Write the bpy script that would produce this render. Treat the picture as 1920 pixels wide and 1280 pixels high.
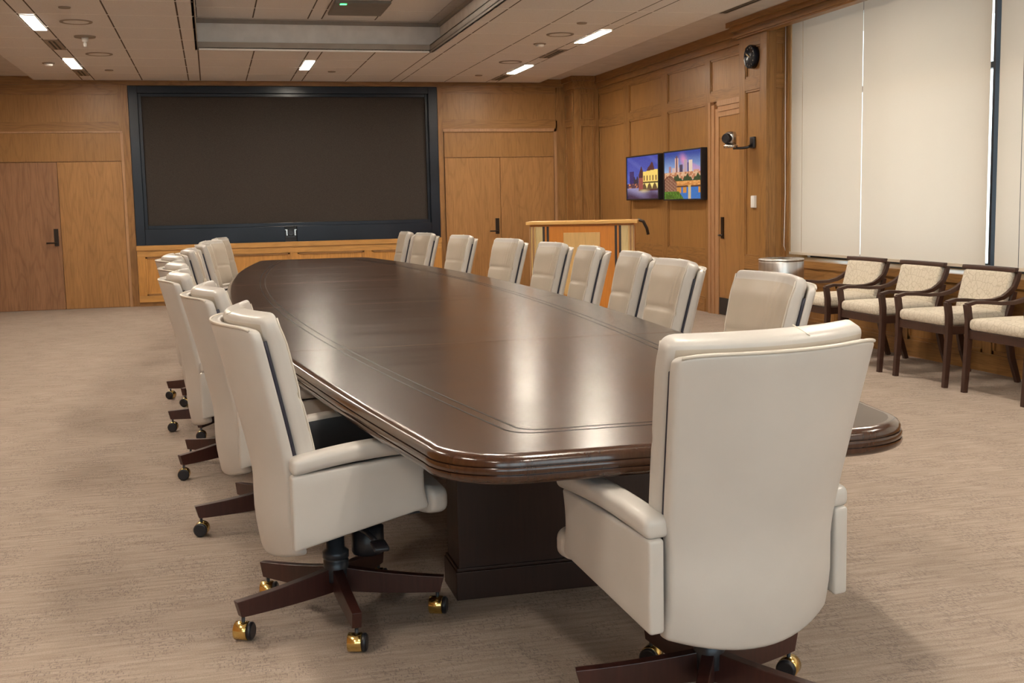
import bpy, bmesh, math, random
from mathutils import Vector, Matrix
random.seed(7)
for o in list(bpy.data.objects): bpy.data.objects.remove(o)
S = bpy.context.scene
COL = S.collection
PI = math.pi

# ---------------------------------------------------------------- camera
cam = bpy.data.cameras.new('camera'); co = bpy.data.objects.new('camera', cam); COL.objects.link(co)
yaw, pitch, roll = [math.radians(a) for a in (14.39, 6.815, -1.213)]
cy, sy, cp, sp = math.cos(yaw), math.sin(yaw), math.cos(pitch), math.sin(pitch)
fwd = Vector((sy*cp, cy*cp, -sp)); rgt = Vector((cy, -sy, 0)); upv = rgt.cross(fwd)
cr, sr = math.cos(roll), math.sin(roll)
r2 = cr*rgt + sr*upv; u2 = -sr*rgt + cr*upv
M = Matrix(((r2.x, u2.x, -fwd.x, 0), (r2.y, u2.y, -fwd.y, 0), (r2.z, u2.z, -fwd.z, 1.36), (0, 0, 0, 1)))
co.matrix_world = M
cam.sensor_width = 36; cam.lens = 2163.4/1920*36; cam.clip_start = .05; cam.clip_end = 200
S.camera = co

# ---------------------------------------------------------------- world, exposure
w = bpy.data.worlds.new('daylight'); S.world = w; w.use_nodes = True
nt = w.node_tree; nt.nodes.clear()
out = nt.nodes.new('ShaderNodeOutputWorld'); bg = nt.nodes.new('ShaderNodeBackground')
tc = nt.nodes.new('ShaderNodeTexCoord'); sx = nt.nodes.new('ShaderNodeSeparateXYZ'); mr = nt.nodes.new('ShaderNodeMapRange')
rp = nt.nodes.new('ShaderNodeValToRGB')
mr.inputs['From Min'].default_value = -.25; mr.inputs['From Max'].default_value = .5
rp.color_ramp.elements[0].color = (.60, .60, .60, 1); rp.color_ramp.elements[1].color = (.80, .90, 1.0, 1)
nt.links.new(tc.outputs['Generated'], sx.inputs[0]); nt.links.new(sx.outputs['Z'], mr.inputs['Value'])
nt.links.new(mr.outputs[0], rp.inputs[0]); nt.links.new(rp.outputs[0], bg.inputs['Color'])
bg.inputs['Strength'].default_value = 4.6
nt.links.new(bg.outputs[0], out.inputs['Surface'])
S.view_settings.view_transform = 'Standard'; S.view_settings.look = 'None'
S.view_settings.gamma = 1; S.view_settings.use_curve_mapping = False
S.view_settings.exposure = 0.18
LAMP = 125.0          # radiance of the ceiling light diffusers
TOP = .745           # table top height
CZ = 3.19            # tile ceiling height

# ---------------------------------------------------------------- materials
class NB:
    def __init__(s, name):
        s.m = bpy.data.materials.new(name); s.m.use_nodes = True; s.t = s.m.node_tree
        s.n = s.t.nodes; s.p = s.n['Principled BSDF']; s.out = s.n['Material Output']
    def new(s, k, **kw):
        x = s.n.new(k)
        for a, b in kw.items(): setattr(x, a, b)
        return x
    def link(s, a, b): s.t.links.new(a, b)
    def coords(s, scale=(1, 1, 1), kind='Object', loc=(0, 0, 0)):
        tc = s.new('ShaderNodeTexCoord'); mp = s.new('ShaderNodeMapping')
        mp.inputs['Scale'].default_value = scale; mp.inputs['Location'].default_value = loc
        s.link(tc.outputs[kind], mp.inputs[0]); return mp.outputs[0]
    def noise(s, vec, scale=1, detail=3, rough=.5):
        x = s.new('ShaderNodeTexNoise'); s.link(vec, x.inputs['Vector'])
        x.inputs['Scale'].default_value = scale; x.inputs['Detail'].default_value = detail; x.inputs['Roughness'].default_value = rough
        return x.outputs[0]
    def ramp(s, fac, stops):
        r = s.new('ShaderNodeValToRGB'); e = r.color_ramp.elements
        while len(e) > 1: e.remove(e[-1])
        e[0].position = stops[0][0]; e[0].color = (*stops[0][1], 1)
        for p, c in stops[1:]:
            q = e.new(p); q.color = (*c, 1)
        s.link(fac, r.inputs[0]); return r.outputs[0]
    def math(s, op, a, b=None, c=None):
        x = s.new('ShaderNodeMath', operation=op)
        for i, v in enumerate((a, b, c)):
            if v is None: continue
            if isinstance(v, (int, float)): x.inputs[i].default_value = v
            else: s.link(v, x.inputs[i])
        return x.outputs[0]
    def mix(s, fac, a, b, mode='MIX'):
        x = s.new('ShaderNodeMix', data_type='RGBA', blend_type=mode)
        for i, v in ((0, fac), (6, a), (7, b)):
            if isinstance(v, (int, float)): x.inputs[i].default_value = v
            elif isinstance(v, tuple): x.inputs[i].default_value = (*v, 1)
            else: s.link(v, x.inputs[i])
        return x.outputs[2]
    def bump(s, h, strength=.2, dist=.01):
        b = s.new('ShaderNodeBump'); b.inputs['Strength'].default_value = strength; b.inputs['Distance'].default_value = dist
        s.link(h, b.inputs['Height']); s.link(b.outputs[0], s.p.inputs['Normal'])
    def set(s, **kw):
        for k, v in kw.items():
            i = s.p.inputs[k.replace('_', ' ')]
            if isinstance(v, tuple): i.default_value = (*v, 1)
            elif isinstance(v, (int, float)): i.default_value = v
            else: s.link(v, i)
        return s

def plain(name, col, rough=.5, metal=0, var=.06, **kw):
    b = NB(name); n = b.noise(b.coords(), 6, 3)
    lo = tuple(c*(1-var) for c in col); hi = tuple(min(1, c*(1+var)) for c in col)
    b.set(Base_Color=b.ramp(n, [(.3, lo), (.7, hi)]), Roughness=rough, Metallic=metal, **kw)
    return b.m

def oak(name, base, horiz=None, rough=.38, contrast=1.0, scale=1.0, seed=0):
    """grain runs along Z, or along the axis given in horiz"""
    b = NB(name)
    ax = {None: 2, 'x': 0, 'y': 1}[horiz]
    def sc(a, l): v = [a, a, a]; v[ax] = l; return tuple(x*scale for x in v)
    big = b.noise(b.coords(sc(1.7, .28), loc=(seed, seed, seed)), 1.6, 2)
    rings = b.math('SINE', b.math('MULTIPLY', big, 95))
    rings = b.math('MULTIPLY_ADD', rings, .5, .5)
    tone = b.noise(b.coords(sc(5, .35), loc=(seed, 2, 5)), 1.2, 3)
    fine = b.noise(b.coords(sc(120, 4)), 1, 4, .65)
    d = tuple(c*(1-.34*contrast) for c in base); l = tuple(min(1, c*(1+.16*contrast)) for c in base)
    c1 = b.ramp(fine, [(.32, d), (.5, base), (.72, l)])
    c2 = b.mix(b.math('MULTIPLY', b.ramp(rings, [(.0, (0, 0, 0)), (.75, (.1, .1, .1)), (1, (1, 1, 1))]), .34*contrast), c1, tuple(c*.5 for c in base), 'MIX')
    c3 = b.mix(.55*contrast, c2, b.ramp(tone, [(.3, (.74, .7, .66)), (.7, (1.1, 1.08, 1.05))]), 'MULTIPLY')
    b.set(Base_Color=c3, Roughness=rough)
    b.p.inputs['Specular IOR Level'].default_value = .35
    b.bump(fine, .08, .002)
    return b.m

OAK = (.325, .165, .055)
M_ = {}
M_['oak'] = oak('oak vertical grain', OAK)
M_['oak_x'] = oak('oak horizontal grain', OAK, 'x')
M_['oak_y'] = oak('oak horizontal grain side', OAK, 'y')
M_['oak_panel'] = oak('oak veneer panel', (.34, .172, .056), contrast=.6, seed=3)
M_['oak_door'] = oak('oak veneer door', (.39, .20, .072), contrast=.75, seed=8)
M_['oak_pink'] = oak('reddish oak veneer door', (.32, .165, .085), contrast=.9, seed=5)
M_['oak_light'] = oak('light oak', (.55, .29, .085), 'x', contrast=.7)
M_['oak_light_v'] = oak('light oak panel', (.55, .27, .07), contrast=.7)
M_['jamb'] = oak('pale oak door jamb', (.43, .24, .12), contrast=.5, seed=12)

# walnut table top
def walnut(name, horiz, base=(.070, .032, .017), rough=.3, coat=.5, bmp=.05):
    b = NB(name)
    ax = {None: 2, 'x': 0, 'y': 1}[horiz]
    def sc(a, l): v = [a, a, a]; v[ax] = l; return tuple(v)
    tone = b.noise(b.coords(sc(3.5, .8)), 1.1, 4)
    fine = b.noise(b.coords(sc(95, 5)), 1, 4, .6)
    c = b.ramp(fine, [(.3, tuple(x*.78 for x in base)), (.55, base), (.75, tuple(x*1.2 for x in base))])
    c = b.mix(.6, c, b.ramp(tone, [(.3, (.65, .62, .6)), (.7, (1.25, 1.15, 1.05))]), 'MULTIPLY')
    rr = b.ramp(b.noise(b.coords(sc(6, 1.2)), 1, 3), [(.3, (rough*.92,)*3), (.7, (rough*1.08,)*3)])
    b.set(Base_Color=c, Roughness=rr, Coat_Weight=coat, Coat_Roughness=.1)
    if bmp: b.bump(fine, bmp, .0008)
    return b.m
M_['top'] = walnut('dark walnut top', 'x', (.043, .020, .010), .23, .0, 0)
M_['border'] = walnut('dark walnut border', 'y', (.038, .018, .009), .23, .0, 0)
for k_ in ('top', 'border'): M_[k_].node_tree.nodes['Principled BSDF'].inputs['Specular IOR Level'].default_value = .38
M_['edge'] = walnut('dark walnut edge', None, (.050, .020, .010), .2, .4, 0)
M_['inlay'] = plain('near black inlay', (.010, .007, .006), .4)
M_['inlay'].node_tree.nodes['Principled BSDF'].inputs['Specular IOR Level'].default_value = .12
M_['seam'] = plain('pale seam line', (.16, .09, .05), .4)
M_['plinth'] = walnut('dark stained plinth', None, (.030, .012, .008), .42, .1)
M_['leg'] = walnut('reddish dark stained leg', None, (.045, .014, .011), .38, .1)
M_['frame'] = walnut('espresso stained frame', None, (.045, .017, .010), .4, .1)

def leather(name, col, rough=.34):
    b = NB(name)
    n = b.noise(b.coords(), 4, 4); f = b.new('ShaderNodeTexVoronoi'); f.inputs['Scale'].default_value = 420
    b.link(b.coords(), f.inputs['Vector'])
    b.set(Base_Color=b.ramp(n, [(.3, tuple(c*.94 for c in col)), (.7, tuple(c*1.04 for c in col))]), Roughness=rough)
    b.bump(f.outputs['Distance'], .10, .0006)
    b.p.inputs['Coat Weight'].default_value = .12; b.p.inputs['Coat Roughness'].default_value = .25
    return b.m
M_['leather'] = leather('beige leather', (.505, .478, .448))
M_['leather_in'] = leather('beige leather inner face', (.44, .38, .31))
M_['piping'] = leather('pale leather piping', (.60, .55, .48))
M_['arm_shadow'] = leather('black arm shadow', (.012, .012, .016), .5)  # near-black colour painting in the shade on the inner arm faces
M_['zip'] = plain('dark gap behind cushion', (.02, .02, .035), .5)
M_['black'] = plain('black plastic', (.012, .012, .016), .38)
M_['black_metal'] = plain('dark grey metal', (.035, .04, .05), .35, .4)
M_['brass'] = plain('polished brass', (.82, .60, .22), .18, 1.0)
M_['steel'] = plain('brushed stainless steel', (.62, .61, .6), .22, 1.0, Anisotropic=.8)
M_['white'] = plain('white plastic', (.8, .79, .76), .4)
M_['bronze'] = plain('dark bronze', (.035, .024, .018), .35, .6)

# carpet
b = NB('woven carpet')
v = b.coords()
streak = b.noise(b.coords((3, 34, 1)), 1.4, 5, .65)
fine = b.noise(v, 240, 2)
blot = b.noise(v, 1.1, 3)
def dashes(sc, loc, th):
    vo = b.new('ShaderNodeTexVoronoi', feature='F1'); b.link(b.coords(sc, loc=loc), vo.inputs['Vector']); vo.inputs['Scale'].default_value = 1
    vo.inputs['Randomness'].default_value = .85
    return b.math('LESS_THAN', vo.outputs['Distance'], th)
d1 = dashes((34, 120, 1), (0, 0, 0), .34); d2 = dashes((130, 36, 1), (3, 5, 0), .34)
msk = b.ramp(b.noise(v, 5, 4), [(.42, (.1, .1, .1)), (.56, (1, 1, 1))])
base = b.ramp(streak, [(.25, (.262, .208, .174)), (.5, (.350, .284, .240)), (.75, (.440, .362, .312))])
base = b.mix(.5, base, b.ramp(blot, [(.3, (.9, .88, .86)), (.7, (1.08, 1.06, 1.03))]), 'MULTIPLY')
dm = b.math('MULTIPLY', b.math('MAXIMUM', d1, d2), msk)
base = b.mix(b.math('MULTIPLY', dm, .42), base, (.12, .10, .10))
base = b.mix(.35, base, b.ramp(fine, [(.3, (.6, .6, .6)), (.7, (1.3, 1.3, 1.3))]), 'MULTIPLY')
b.set(Base_Color=base, Roughness=.95); b.p.inputs['Specular IOR Level'].default_value = .1
b.bump(b.math('ADD', fine, streak), .5, .004)
M_['carpet'] = b.m

# ceiling
b = NB('acoustic tile'); f = b.noise(b.coords(), 130, 2)
b.set(Base_Color=b.ramp(f, [(.35, (.73, .71, .70)), (.6, (.81, .795, .785))]), Roughness=.95); b.bump(f, .15, .001)
M_['tile'] = b.m
M_['gap'] = plain('dark ceiling channel', (.09, .065, .05), .8)
M_['tee'] = plain('pale ceiling tee', (.93, .92, .9), .6)
M_['gyp'] = plain('painted gypsum', (.62, .59, .57), .9)
M_['fascia'] = plain('grey painted fascia', (.36, .33, .30), .9)
M_['trayface'] = plain('white painted tray face', (.90, .89, .885), .9)
M_['grille'] = plain('dark slot grille', (.03, .028, .025), .6)
M_['vent'] = plain('beige vent panel', (.33, .28, .23), .7)
M_['mic'] = plain('grey metal ceiling panel', (.20, .19, .18), .6)

def emit(name, col, st):
    b = NB(name); n = b.noise(b.coords(), 3, 1)
    b.set(Base_Color=(.8, .8, .8), Emission_Color=b.ramp(n, [(.2, tuple(c*.96 for c in col)), (.8, col)]), Emission_Strength=st); return b.m
M_['lamp'] = emit('lit diffuser', (1, .89, .74), LAMP)
M_['led'] = emit('green led', (.05, 1, .25), 2.5)

# LED video wall
b = NB('matte led wall face'); n = b.noise(b.coords(), 160, 1)
b.set(Base_Color=b.ramp(n, [(.3, (.038, .031, .027)), (.7, (.058, .048, .042))]), Roughness=.8); b.p.inputs['Specular IOR Level'].default_value = .2; M_['screen'] = b.m
b = NB('blue black gloss frame'); n = b.noise(b.coords(), 2, 1)
b.set(Base_Color=b.ramp(n, [(.3, (.008, .011, .019)), (.7, (.012, .016, .027))]), Roughness=.24); b.p.inputs['Specular IOR Level'].default_value = .3; M_['bezel'] = b.m

# roller shade fabric : woven, lets light through
b = NB('roller shade fabric'); b.n.remove(b.p)
wv = b.noise(b.coords((1, 300, 40)), 1, 2); wv2 = b.noise(b.coords((1, 40, 300)), 1, 2)
f = b.math('MULTIPLY_ADD', b.math('ADD', wv, wv2), .12, .88)
dif = b.new('ShaderNodeBsdfDiffuse'); tr = b.new('ShaderNodeBsdfTranslucent'); mx = b.new('ShaderNodeMixShader')
cc = b.new('ShaderNodeCombineColor')
for i, k in enumerate((.93, .80, .70)): b.link(b.math('MULTIPLY', f, k), cc.inputs[i])
b.link(cc.outputs[0], tr.inputs['Color']); dif.inputs['Color'].default_value = (.60, .54, .46, 1)
mx.inputs[0].default_value = .18
b.link(dif.outputs[0], mx.inputs[1]); b.link(tr.outputs[0], mx.inputs[2]); b.link(mx.outputs[0], b.out.inputs['Surface'])
M_['shade'] = b.m
b = NB('window glass'); b.n.remove(b.p)
gl = b.new('ShaderNodeBsdfGlossy'); gl.inputs['Roughness'].default_value = .02
tp = b.new('ShaderNodeBsdfTransparent'); tp.inputs['Color'].default_value = (.88, .94, .93, 1)
fr = b.new('ShaderNodeLayerWeight'); mx = b.new('ShaderNodeMixShader')
b.link(b.math('MULTIPLY_ADD', b.math('POWER', fr.outputs['Facing'], 4), .4, .03), mx.inputs[0]); b.link(tp.outputs[0], mx.inputs[1]); b.link(gl.outputs[0], mx.inputs[2]); b.link(mx.outputs[0], b.out.inputs['Surface'])
M_['glass'] = b.m
M_['mullion'] = plain('dark anodised mullion', (.02, .022, .03), .4, .5)

# patterned upholstery of the guest chairs : ring-like woven motif
b = NB('patterned cream upholstery')
vo = b.new('ShaderNodeTexVoronoi', feature='DISTANCE_TO_EDGE'); b.link(b.coords(), vo.inputs['Vector']); vo.inputs['Scale'].default_value = 21
wv = b.noise(b.coords((60, 60, 260)), 1, 3)
c = b.ramp(vo.outputs['Distance'], [(.02, (.50, .44, .35)), (.07, (.63, .57, .48))])
c = b.mix(.4, c, b.ramp(wv, [(.3, (.75, .73, .7)), (.7, (1.1, 1.1, 1.08))]), 'MULTIPLY')
b.set(Base_Color=c, Roughness=.9); b.bump(wv, .2, .001); M_['uph'] = b.m

M_['lec_orange'] = oak('orange stained maple', (.60, .22, .035), contrast=.35, rough=.35)
M_['lec_pale'] = oak('pale maple', (.66, .42, .17), contrast=.35, rough=.35)
M_['lec_cream'] = oak('cream maple strip', (.62, .48, .24), contrast=.3, rough=.35)
M_['lec_dark'] = plain('ebony strip', (.035, .022, .016), .35)
M_['lec_top'] = oak('light maple slab', (.72, .42, .14), 'x', contrast=.3, rough=.35)

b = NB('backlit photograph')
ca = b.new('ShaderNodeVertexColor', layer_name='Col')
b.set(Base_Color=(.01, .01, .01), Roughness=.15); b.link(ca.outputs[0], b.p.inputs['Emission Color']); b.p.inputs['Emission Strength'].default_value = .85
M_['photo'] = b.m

# ---------------------------------------------------------------- mesh helpers
class MB:
    def __init__(s): s.v = []; s.f = []; s.mi = []; s.mats = []; s.sm = []
    def mat(s, k):
        m = M_[k]
        if m not in s.mats: s.mats.append(m)
        return s.mats.index(m)
    def add(s, vs, fs, k, smooth=False, xf=None):
        o = len(s.v); i = s.mat(k)
        s.v += [tuple(xf @ Vector(p)) if xf is not None else tuple(p) for p in vs]
        for f in fs: s.f.append([o+a for a in f]); s.mi.append(i); s.sm.append(smooth)
        return s
    def box(s, x0, x1, y0, y1, z0, z1, k, xf=None):
        x0, x1 = sorted((x0, x1)); y0, y1 = sorted((y0, y1)); z0, z1 = sorted((z0, z1))
        vs = [(x0, y0, z0), (x1, y0, z0), (x1, y1, z0), (x0, y1, z0), (x0, y0, z1), (x1, y0, z1), (x1, y1, z1), (x0, y1, z1)]
        return s.add(vs, [(0, 3, 2, 1), (4, 5, 6, 7), (0, 1, 5, 4), (1, 2, 6, 5), (2, 3, 7, 6), (3, 0, 4, 7)], k, False, xf)
    def rbox(s, hx, hy, hz, r, k, n=(8, 3, 8), fn=None, c=(0, 0, 0), seg=3):
        """rounded box on half sizes, warped by fn; smooth"""
        def axis(h, m):
            rr = min(r, h*.999)
            a = [-h + rr*(1-math.cos(t*PI/2/seg)) for t in range(seg)]
            inn = [-h+rr + (2*(h-rr))*t/m for t in range(m+1)]
            return a + inn + [-t for t in a[::-1]]
        X, Y, Z = axis(hx, n[0]), axis(hy, n[1]), axis(hz, n[2])
        idx = {}; vs = []; fs = []
        def vid(i, j, l):
            key = (i, j, l)
            if key in idx: return idx[key]
            p = Vector((X[i], Y[j], Z[l])); q = Vector((max(-(hx-r), min(hx-r, p.x)), max(-(hy-r), min(hy-r, p.y)), max(-(hz-r), min(hz-r, p.z))))
            d = p-q
            if d.length > 1e-9: p = q + d.normalized()*r
            p = (p.x+c[0], p.y+c[1], p.z+c[2])
            if fn: p = fn(*p)
            idx[key] = len(vs); vs.append(p); return idx[key]
        a, bb, cc2 = len(X)-1, len(Y)-1, len(Z)-1
        for i in range(a):
            for j in range(bb):
                fs.append((vid(i, j, 0), vid(i, j+1, 0), vid(i+1, j+1, 0), vid(i+1, j, 0)))
                fs.append((vid(i, j, cc2), vid(i+1, j, cc2), vid(i+1, j+1, cc2), vid(i, j+1, cc2)))
        for i in range(a):
            for l in range(cc2):
                fs.append((vid(i, 0, l), vid(i+1, 0, l), vid(i+1, 0, l+1), vid(i, 0, l+1)))
                fs.append((vid(i, bb, l), vid(i, bb, l+1), vid(i+1, bb, l+1), vid(i+1, bb, l)))
        for j in range(bb):
            for l in range(cc2):
                fs.append((vid(0, j, l), vid(0, j, l+1), vid(0, j+1, l+1), vid(0, j+1, l)))
                fs.append((vid(a, j, l), vid(a, j+1, l), vid(a, j+1, l+1), vid(a, j, l+1)))
        return s.add(vs, fs, k, True)
    def lathe(s, prof, k, seg=24, xf=None, smooth=True):
        """prof: (radius, z)"""
        vs = []; fs = []; n = len(prof)
        for i in range(seg):
            a = 2*PI*i/seg
            for r, z in prof: vs.append((r*math.cos(a), r*math.sin(a), z))
        for i in range(seg):
            j = (i+1) % seg
            for q in range(n-1): fs.append((i*n+q, j*n+q, j*n+q+1, i*n+q+1))
        fs.append(tuple(i*n for i in range(seg))[::-1]); fs.append(tuple(i*n+n-1 for i in range(seg)))
        s.add(vs, fs, k, smooth, xf)
        s.sm[-1] = s.sm[-2] = False
        return s
    def sweep(s, pts, sizes, k, side=(1, 0, 0), smooth=False):
        """rectangular section: width along side, height in the plane across the path"""
        side = Vector(side).normalized(); vs = []; fs = []; n = len(pts)
        P = [Vector(p) for p in pts]
        if isinstance(sizes, tuple): sizes = [sizes]*n
        for i, p in enumerate(P):
            t = (P[min(i+1, n-1)]-P[max(i-1, 0)]).normalized()
            nn = side.cross(t).normalized(); sd = t.cross(nn).normalized()
            a, h = sizes[i][0]/2, sizes[i][1]/2
            for u, vv in ((-a, -h), (a, -h), (a, h), (-a, h)): vs.append(p + sd*u + nn*vv)
        for i in range(n-1):
            for j in range(4): fs.append((i*4+j, i*4+(j+1) % 4, (i+1)*4+(j+1) % 4, (i+1)*4+j))
        fs.append((3, 2, 1, 0)); fs.append(tuple((n-1)*4+j for j in range(4)))
        return s.add(vs, fs, k, smooth)
    def tube(s, pts, r, k, seg=8):
        P = [Vector(p) for p in pts]; n = len(P); vs = []; fs = []
        ref = Vector((0, 0, 1))
        for i, p in enumerate(P):
            t = (P[min(i+1, n-1)]-P[max(i-1, 0)]).normalized()
            a = t.cross(ref)
            if a.length < .1: a = t.cross(Vector((0, 1, 0)))
            a.normalize(); bb = t.cross(a)
            for q in range(seg):
                g = 2*PI*q/seg; vs.append(p + (a*math.cos(g)+bb*math.sin(g))*r)
        for i in range(n-1):
            for q in range(seg): fs.append((i*seg+q, i*seg+(q+1) % seg, (i+1)*seg+(q+1) % seg, (i+1)*seg+q))
        fs.append(tuple(range(seg))); fs.append(tuple((n-1)*seg+q for q in range(seg))[::-1])
        return s.add(vs, fs, k, True)
    def prism(s, poly, z0, z1, k, top=None):
        n = len(poly); vs = [(x, y, z0) for x, y in poly] + [(x, y, z1) for x, y in poly]
        s.add(vs, [tuple(range(n))[::-1]] + [(i, (i+1) % n, n+(i+1) % n, n+i) for i in range(n)], k)
        s.add([(x, y, z1) for x, y in poly], [tuple(range(n))], top or k); return s
    def build(s, name, parent=None, bevel=0, loc=(0, 0, 0)):
        me = bpy.data.meshes.new(name); me.from_pydata(s.v, [], s.f)
        for m in s.mats: me.materials.append(m)
        for i, p in enumerate(me.polygons): p.material_index = s.mi[i]; p.use_smooth = s.sm[i]
        bm = bmesh.new(); bm.from_mesh(me); bmesh.ops.recalc_face_normals(bm, faces=bm.faces); bm.to_mesh(me); bm.free()
        me.update(); o = bpy.data.objects.new(name, me); COL.objects.link(o); o.location = loc
        if parent: o.parent = parent
        if bevel:
            md = o.modifiers.new('edges', 'BEVEL'); md.width = bevel; md.segments = 2; md.limit_method = 'ANGLE'; md.angle_limit = math.radians(40)
        return o

def thing(name, label, cat, loc=(0, 0, 0), rz=0, group=None):
    o = bpy.data.objects.new(name, None); COL.objects.link(o); o.location = loc; o.rotation_euler = (0, 0, rz)
    o.empty_display_size = .1; return tag(o, label, cat, group)
def tag(o, label, cat, group=None):
    o['label'] = label; o['category'] = cat
    if group: o['group'] = group
    return o
def struct(mb, name, label=None, parent=None, bevel=0):
    o = mb.build(name, parent, bevel)
    if parent is None: o['kind'] = 'structure'
    if label: o['label'] = label
    return o
def dup(root, loc, rz, label):
    r = root.copy(); COL.objects.link(r); r.location = loc; r.rotation_euler = (0, 0, rz); r['label'] = label
    for ch in list(root.children):
        c = ch.copy(); COL.objects.link(c); c.parent = r
        for g in ch.children:
            d = g.copy(); COL.objects.link(d); d.parent = c
    return r

# ================================================================= ROOM
XL, XR, YN, YB = -3.3, 5.78, -4.0, 17.40
BORD = 3.245
MB().box(XL-.2, 6.6, YN-.2, YB+.2, -.1, 0, 'carpet').build('floor')['kind'] = 'structure'
bpy.data.objects['floor']['label'] = 'beige grey woven carpet with short dark dashes'

# ---- tiled ceiling with the raised tray
c = MB()
XS = [-2.28, -1.64, -1.48, -.845, -.215, -.053, .58, 1.21, 1.37, 2.0, 2.66, 2.82, 3.48, 4.12, 4.28, 4.97]
TY0, TY1 = 2.84, 14.06
rows = [14.06+.8*k for k in range(-22, 4)] + [17.33]
g = .008
def tiles(mb, x0, x1, ys, z):
    for a, b2 in zip(ys[:-1], ys[1:]):
        mb.box(x0+g, x1-g, a+.006, b2-.006, z, z+.02, 'tile')
for x0, x1 in zip(XS[:-1], XS[1:]):
    inside = x0 >= -.06 and x1 <= 2.67
    if inside:
        tiles(c, x0, x1, [y for y in rows if y <= 2.87], CZ); tiles(c, x0, x1, [y for y in rows if y >= 14.0], CZ)
    else: tiles(c, x0, x1, rows, CZ)
for (a0, a1, b0, b1) in ((-2.28, -.053, rows[0], 17.33), (2.66, 4.97, rows[0], 17.33), (-.053, 2.66, rows[0], TY0+.02), (-.053, 2.66, TY1, 17.33)):
    c.box(a0, a1, b0, b1, CZ+.021, CZ+.03, 'gap')
    for y in rows:
        if b0 <= y <= b1: c.box(a0+.01, a1-.01, y-.008, y+.008, CZ-.001, CZ+.0205, 'tee')
for x in XS[1:-1]:
    for a, b2 in (((rows[0], 17.33),) if not -.1 < x < 2.7 else ((rows[0], TY0), (TY1, 17.33))): c.box(x-g-.001, x+g+.001, a, b2, CZ+.002, CZ+.0205, 'gap')
struct(c, 'ceiling', 'suspended ceiling of pale square acoustic tiles with dark seams')
# borders and edges of the tile field
c = MB()
c.box(4.97, 6.5, YN, YB+.1, BORD, BORD+.1, 'gyp'); c.box(XL-.1, -2.28, YN, YB+.1, BORD, BORD+.1, 'gyp')
c.box(-2.28, 4.97, 17.33, YB+.1, BORD, BORD+.1, 'gyp')
c.box(4.955, 4.972, YN, 17.33, CZ-.001, BORD, 'gyp'); c.box(-2.282, -2.265, YN, 17.33, CZ-.001, BORD, 'gyp'); c.box(-2.28, 4.97, 17.318, 17.335, CZ-.001, BORD, 'gyp')
struct(c, 'trim_1', 'smooth painted ceiling border')
c = MB(); SB = .16; TZ = 3.56
# tray : lip, set-back face, tiled upper ceiling
for z0, z1, off, k in ((CZ, 3.285, 0, 'fascia'), (3.285, 3.52, SB, 'trayface'), (3.52, TZ, SB-.03, 'fascia')):
    x0, x1, y0, y1 = -.053-off, 2.66+off, TY0-off, TY1+off
    c.box(x0-.03, x0, y0-.03, y1+.03, z0, z1, k); c.box(x1, x1+.03, y0-.03, y1+.03, z0, z1, k)
    c.box(x0, x1, y1, y1+.03, z0, z1, k); c.box(x0, x1, y0-.03, y0, z0, z1, k)
c.box(-.30, -.053, TY0-.25, TY1+.25, 3.275, 3.285, 'fascia'); c.box(2.66, 2.91, TY0-.25, TY1+.25, 3.275, 3.285, 'fascia')
c.box(-.053, 2.66, TY1+.001, TY1+.25, 3.275, 3.285, 'fascia'); c.box(-.053, 2.66, TY0-.25, TY0-.001, 3.275, 3.285, 'fascia')
tx = [-.053, .58, 1.21, 1.37, 2.0, 2.66]
tys = [TY0-.19]+[y+.1 for y in rows if TY0+.1 < y < TY1-.3]+[TY1+.0]
for x0, x1 in zip(tx[:-1], tx[1:]): tiles(c, x0, x1, tys, TZ)
c.box(-.3, -.053, TY0-.22, TY1+.22, TZ, TZ+.02, 'gyp'); c.box(2.66, 2.9, TY0-.22, TY1+.22, TZ, TZ+.02, 'gyp'); c.box(-.053, 2.66, TY1, TY1+.22, TZ, TZ+.02, 'gyp')
c.box(-.3, 2.9, TY0-.22, TY1+.22, TZ+.021, TZ+.04, 'gap')
for x in tx[1:-1]: c.box(x-g-.001, x+g+.001, tys[0], tys[-1], TZ+.002, TZ+.0205, 'gap')
for y in tys: c.box(-.053, 2.66, y-.008, y+.008, TZ-.001, TZ+.0205, 'tee')
struct(c, 'trim_2', 'raised ceiling tray with a white set-back face')
# lid that closes the void above the ceilings
struct(MB().box(XL-.2, 6.6, YN-.2, YB+.2, 3.72, 3.8, 'gyp').box(4.97, 6.6, YN-.2, YB+.2, 3.35, 3.72, 'gyp'), 'trim_3')

# ---- wood panelling helpers
def pan(mb, axis, plane, sgn, a0, a1, z0, z1, k, rec=.018, mold=.022, fm='oak'):
    """a recessed panel with a stepped moulding round it; sgn = direction into the room"""
    def bx(u0, u1, w0, w1, d0, d1, kk):
        lo, hi = plane+sgn*d0, plane+sgn*d1
        if axis == 'y': mb.box(u0, u1, lo, hi, w0, w1, kk)
        else: mb.box(lo, hi, u0, u1, w0, w1, kk)
    hz = 'oak_x' if axis == 'y' else 'oak_y'
    bx(a0, a1, z0, z1, -.03, -rec, k)
    m = mold
    bx(a0, a0+m, z0, z1, -rec, -.006, fm); bx(a1-m, a1, z0, z1, -rec, -.006, fm)
    bx(a0, a1, z0, z0+m, -rec, -.006, hz); bx(a0, a1, z1-m, z1, -rec, -.006, hz)
def member(mb, axis, plane, sgn, a0, a1, z0, z1, k, d=0.0, back=.03):
    lo, hi = plane-sgn*back, plane+sgn*d
    if axis == 'y': mb.box(a0, a1, lo, hi, z0, z1, k)
    else: mb.box(lo, hi, a0, a1, z0, z1, k)

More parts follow.
